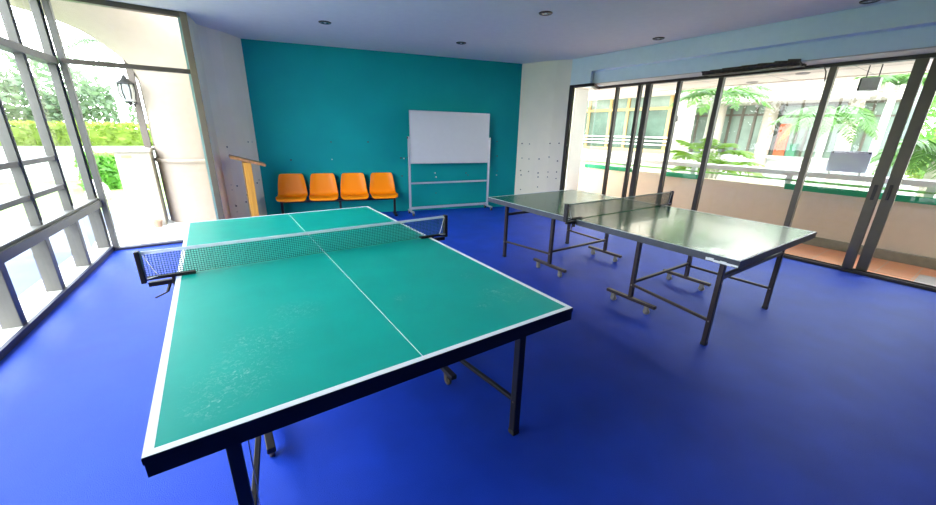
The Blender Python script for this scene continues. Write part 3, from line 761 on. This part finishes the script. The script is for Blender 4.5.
# big flared cream column outside the glazed end
OC = MB()
prof_ = [(.0,-.06),(.0,2.15),(.05,2.30),(.15,2.48),(.31,2.64),(.55,2.80),(.90,2.95),(1.30,3.05),(1.30,3.6)]
nn = 48; vv = []; ff = []
for (e, z) in prof_:
    for i in range(nn):
        a = 2*PI*i/nn; r = .625 + e*max(0, -math.cos(a))
        vv.append((.12 + r*math.cos(a), 7.1 + r*math.sin(a), z))
for j in range(len(prof_)-1):
    for i in range(nn): ff.append((j*nn+i, j*nn+(i+1)%nn, (j+1)*nn+(i+1)%nn, (j+1)*nn+i))
ff.append(tuple(range((len(prof_)-1)*nn, len(prof_)*nn)))
OC.add(vv, ff, 0, True)
OC.lathe([(.64,.95),(.65,.96),(.65,1.0),(.64,1.01)], c=(.12,7.1,0), n=48)
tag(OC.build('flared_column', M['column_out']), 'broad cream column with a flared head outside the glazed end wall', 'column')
PD = empty('pedestal', (-.75,6.85,-.03)); tag(PD, 'low cream pedestal wall beside the broad flared column', 'pedestal')
MB().box((-.19,-.24,0),(.22,.24,1.15)).build('body', M['cream_out'], PD, .006)
MB().box((-.23,-.28,1.15),(.24,.28,1.20)).build('cap', M['cream_out'], PD, .006)
MB().box((-.12,-.246,1.06),(.0,-.24,1.10)).build('plate', M['tan'], PD)
WP = MB().box((-.605,6.90,1.17),(-.520,6.99,2.75)); tag(WP.build('wall_post', M['post']), 'grey brown post standing on the cream pedestal against the flared column', 'post')
WLn = empty('wall_lantern', (-.62,6.66,1.99)); tag(WLn, 'black outdoor lantern with milky panes on the post outside the glazed end', 'lantern')
MB().lathe([(.05,-.155),(.075,-.15),(.085,.08)], n=6).build('lamp_glass', M['lampglass'], WLn)
cg = MB()
for k in range(6):
    a = 2*PI*k/6
    cg.tube([(.06*math.cos(a),.06*math.sin(a),-.155),(.095*math.cos(a),.095*math.sin(a),-.04),(.09*math.cos(a),.09*math.sin(a),.085)], .008, 6)
cg.build('cage', M['blackmetal'], WLn)
MB().lathe([(.0,.22),(.02,.19),(.05,.14),(.10,.10),(.115,.085),(.10,.08),(0,.08)], n=16).build('roof', M['blackmetal'], WLn)
MB().lathe([(0,-.22),(.015,-.20),(.03,-.17),(.07,-.155),(.0,-.15)], n=12).build('finial', M['blackmetal'], WLn)
MB().tube([(.0,.06,.10),(.03,.14,.14),(.05,.245,.12)], .014, 8).tube([(.0,.03,-.16),(.03,.12,-.2),(.05,.245,-.15)], .012, 8).build('bracket', M['blackmetal'], WLn)
pt_ = MB().lathe([(.045,0),(.06,.09),(.065,.10),(.05,.10),(.0,.09)], n=14)
o = pt_.build('plant_pot', M['plant_pot']); o.location = (-.62,6.5,-.03); tag(o, 'small brown pot at the foot of the cream pedestal', 'pot')
rk = MB()
rk.lathe([(0,.0),(.16,.0),(.2,.1),(.15,.22),(.07,.30),(0,.32)], n=11)
for v in rk.v: v.x += random.uniform(-.02,.02); v.y += random.uniform(-.02,.02)
o = rk.build('boulder', M['rock']); o.location = (-1.95,10.3,-.09); o.scale = (1.1,.9,1.4); tag(o, 'pale boulder on the lawn in front of the hedges', 'boulder')
def hedge(a, b, label, n, lm, size=.09):
    r = empty('hedge', ((a[0]+b[0])/2,(a[1]+b[1])/2,a[2]))
    q = MB(Matrix.Translation((-(a[0]+b[0])/2,-(a[1]+b[1])/2,-a[2])))
    q.box((a[0]+.1,a[1]+.1,a[2]),(b[0]-.1,b[1]-.1,b[2]-.1))
    for _ in range(n):
        f = random.random(); p = [random.uniform(a[i],b[i]) for i in range(3)]
        if f < .4: p[2] = b[2]+random.uniform(-.06,.06)
        elif f < .85: p[1] = a[1]+random.uniform(-.06,.06)
        else: p[0] = random.choice((a[0],b[0]))+random.uniform(-.05,.05)
        leaves(q, p, (.05,.05,.05), 1, size)
    q.build('foliage', M[lm], r, fix=False); tag(r, label, 'hedge', 'garden hedges')
hedge((-7.5,15.6,.0),(-1.15,16.6,1.46), 'long bright clipped hedge along the back of the lawn', 3200, 'leaf_y')
hedge((-2.5,12.0,-.09),(-1.75,12.7,.72), 'short darker hedge block standing in front of the low white wall', 1100, 'leaf_d')
tag(MB().box((-8,14.7,-.09),(-1.0,15.0,.86)).build('garden_wall', M['white_out']), kind='structure')
palm((-2.15,17.6,-.09), 4.2, ring(16,4.2,2.2,.6,1.9), 'leaf_g', 'tall pale trunked palm behind the long garden hedge', r=.13, group='garden palms')
palm((-7.2,18.0,-.09), 3.4, ring(14,3.4,2.0,.9,1.7), 'leaf_g', 'shorter palm half hidden in the trees behind the hedge', r=.12, group='garden palms')
for (x,y,h,s,lm,lab) in ((-5.2,24,3.0,2.2,'leaf_g','grey green tree behind the palms, nearest the column'),
                      (-13.8,22.5,3.6,2.6,'leaf_g','grey green tree further left behind the long hedge'),
                      (-9.5,14,2.6,2.2,'leaf_y','yellow green tree seen through the first panes of the left windows'),
                      (-10.5,8.5,2.8,2.4,'leaf_g','grey green tree beyond the lawn outside the left windows'),
                      (-12,2,2.8,2.6,'leaf_g','grey green tree nearest the viewer outside the left windows'),
                      (.8,26,3.0,2.0,'leaf','mid green tree directly behind the lantern')):
    tree('garden_tree', (x,y,-.09), h, [(0,0,h*.95,s,s,s*.8),(s*.6,0,h*.7,s*.7,s*.7,s*.6),(-s*.5,.3,h*.75,s*.7,s*.7,s*.6)], 1100, .17, lm, lab, 'garden trees')

# ------------------------------------------------------------------ light: bright hazy sky, daylight through the glazing
w = bpy.data.worlds.new('sky'); scene.world = w; w.use_nodes = True
nt = w.node_tree; N = nt.nodes; L = nt.links
bg = N['Background']
tc = N.new('ShaderNodeTexCoord'); sx = N.new('ShaderNodeSeparateXYZ'); L.new(tc.outputs['Generated'], sx.inputs[0])
rp = N.new('ShaderNodeValToRGB')
rp.color_ramp.elements[0].position = 0; rp.color_ramp.elements[0].color = (.93,.95,1,1)
rp.color_ramp.elements[1].position = .8; rp.color_ramp.elements[1].color = (.78,.87,1,1)
L.new(sx.outputs['Z'], rp.inputs['Fac']); L.new(rp.outputs['Color'], bg.inputs['Color'])
bg.inputs['Strength'].default_value = 10.0
def portal(loc, dirv, sx_, sy_):
    l = bpy.data.lights.new('portal', 'AREA'); l.shape = 'RECTANGLE'; l.size = sx_; l.size_y = sy_
    l.cycles.is_portal = True
    o = bpy.data.objects.new('portal', l); COL.objects.link(o); o.location = loc
    o.rotation_euler = Vector(dirv).to_track_quat('-Z', 'Y').to_euler()
portal((-1.36,2.56,1.45), (1,-.066,0), 5.3, 2.8)
portal((-.35,5.32,1.4), (0,-1,0), 1.25, 2.8)
portal((6.62,1.45,1.2), (-1,0,0), 5.1, 2.4)

# ------------------------------------------------------------------ view
vs_ = scene.view_settings
vs_.view_transform = 'Standard'; vs_.look = 'None'; vs_.gamma = 1; vs_.use_curve_mapping = False
vs_.exposure = .66
c = scene.cycles
c.use_denoising = True; c.max_bounces = 12; c.diffuse_bounces = 6; c.glossy_bounces = 5; c.transparent_max_bounces = 16
c.caustics_reflective = False; c.sample_clamp_indirect = 8
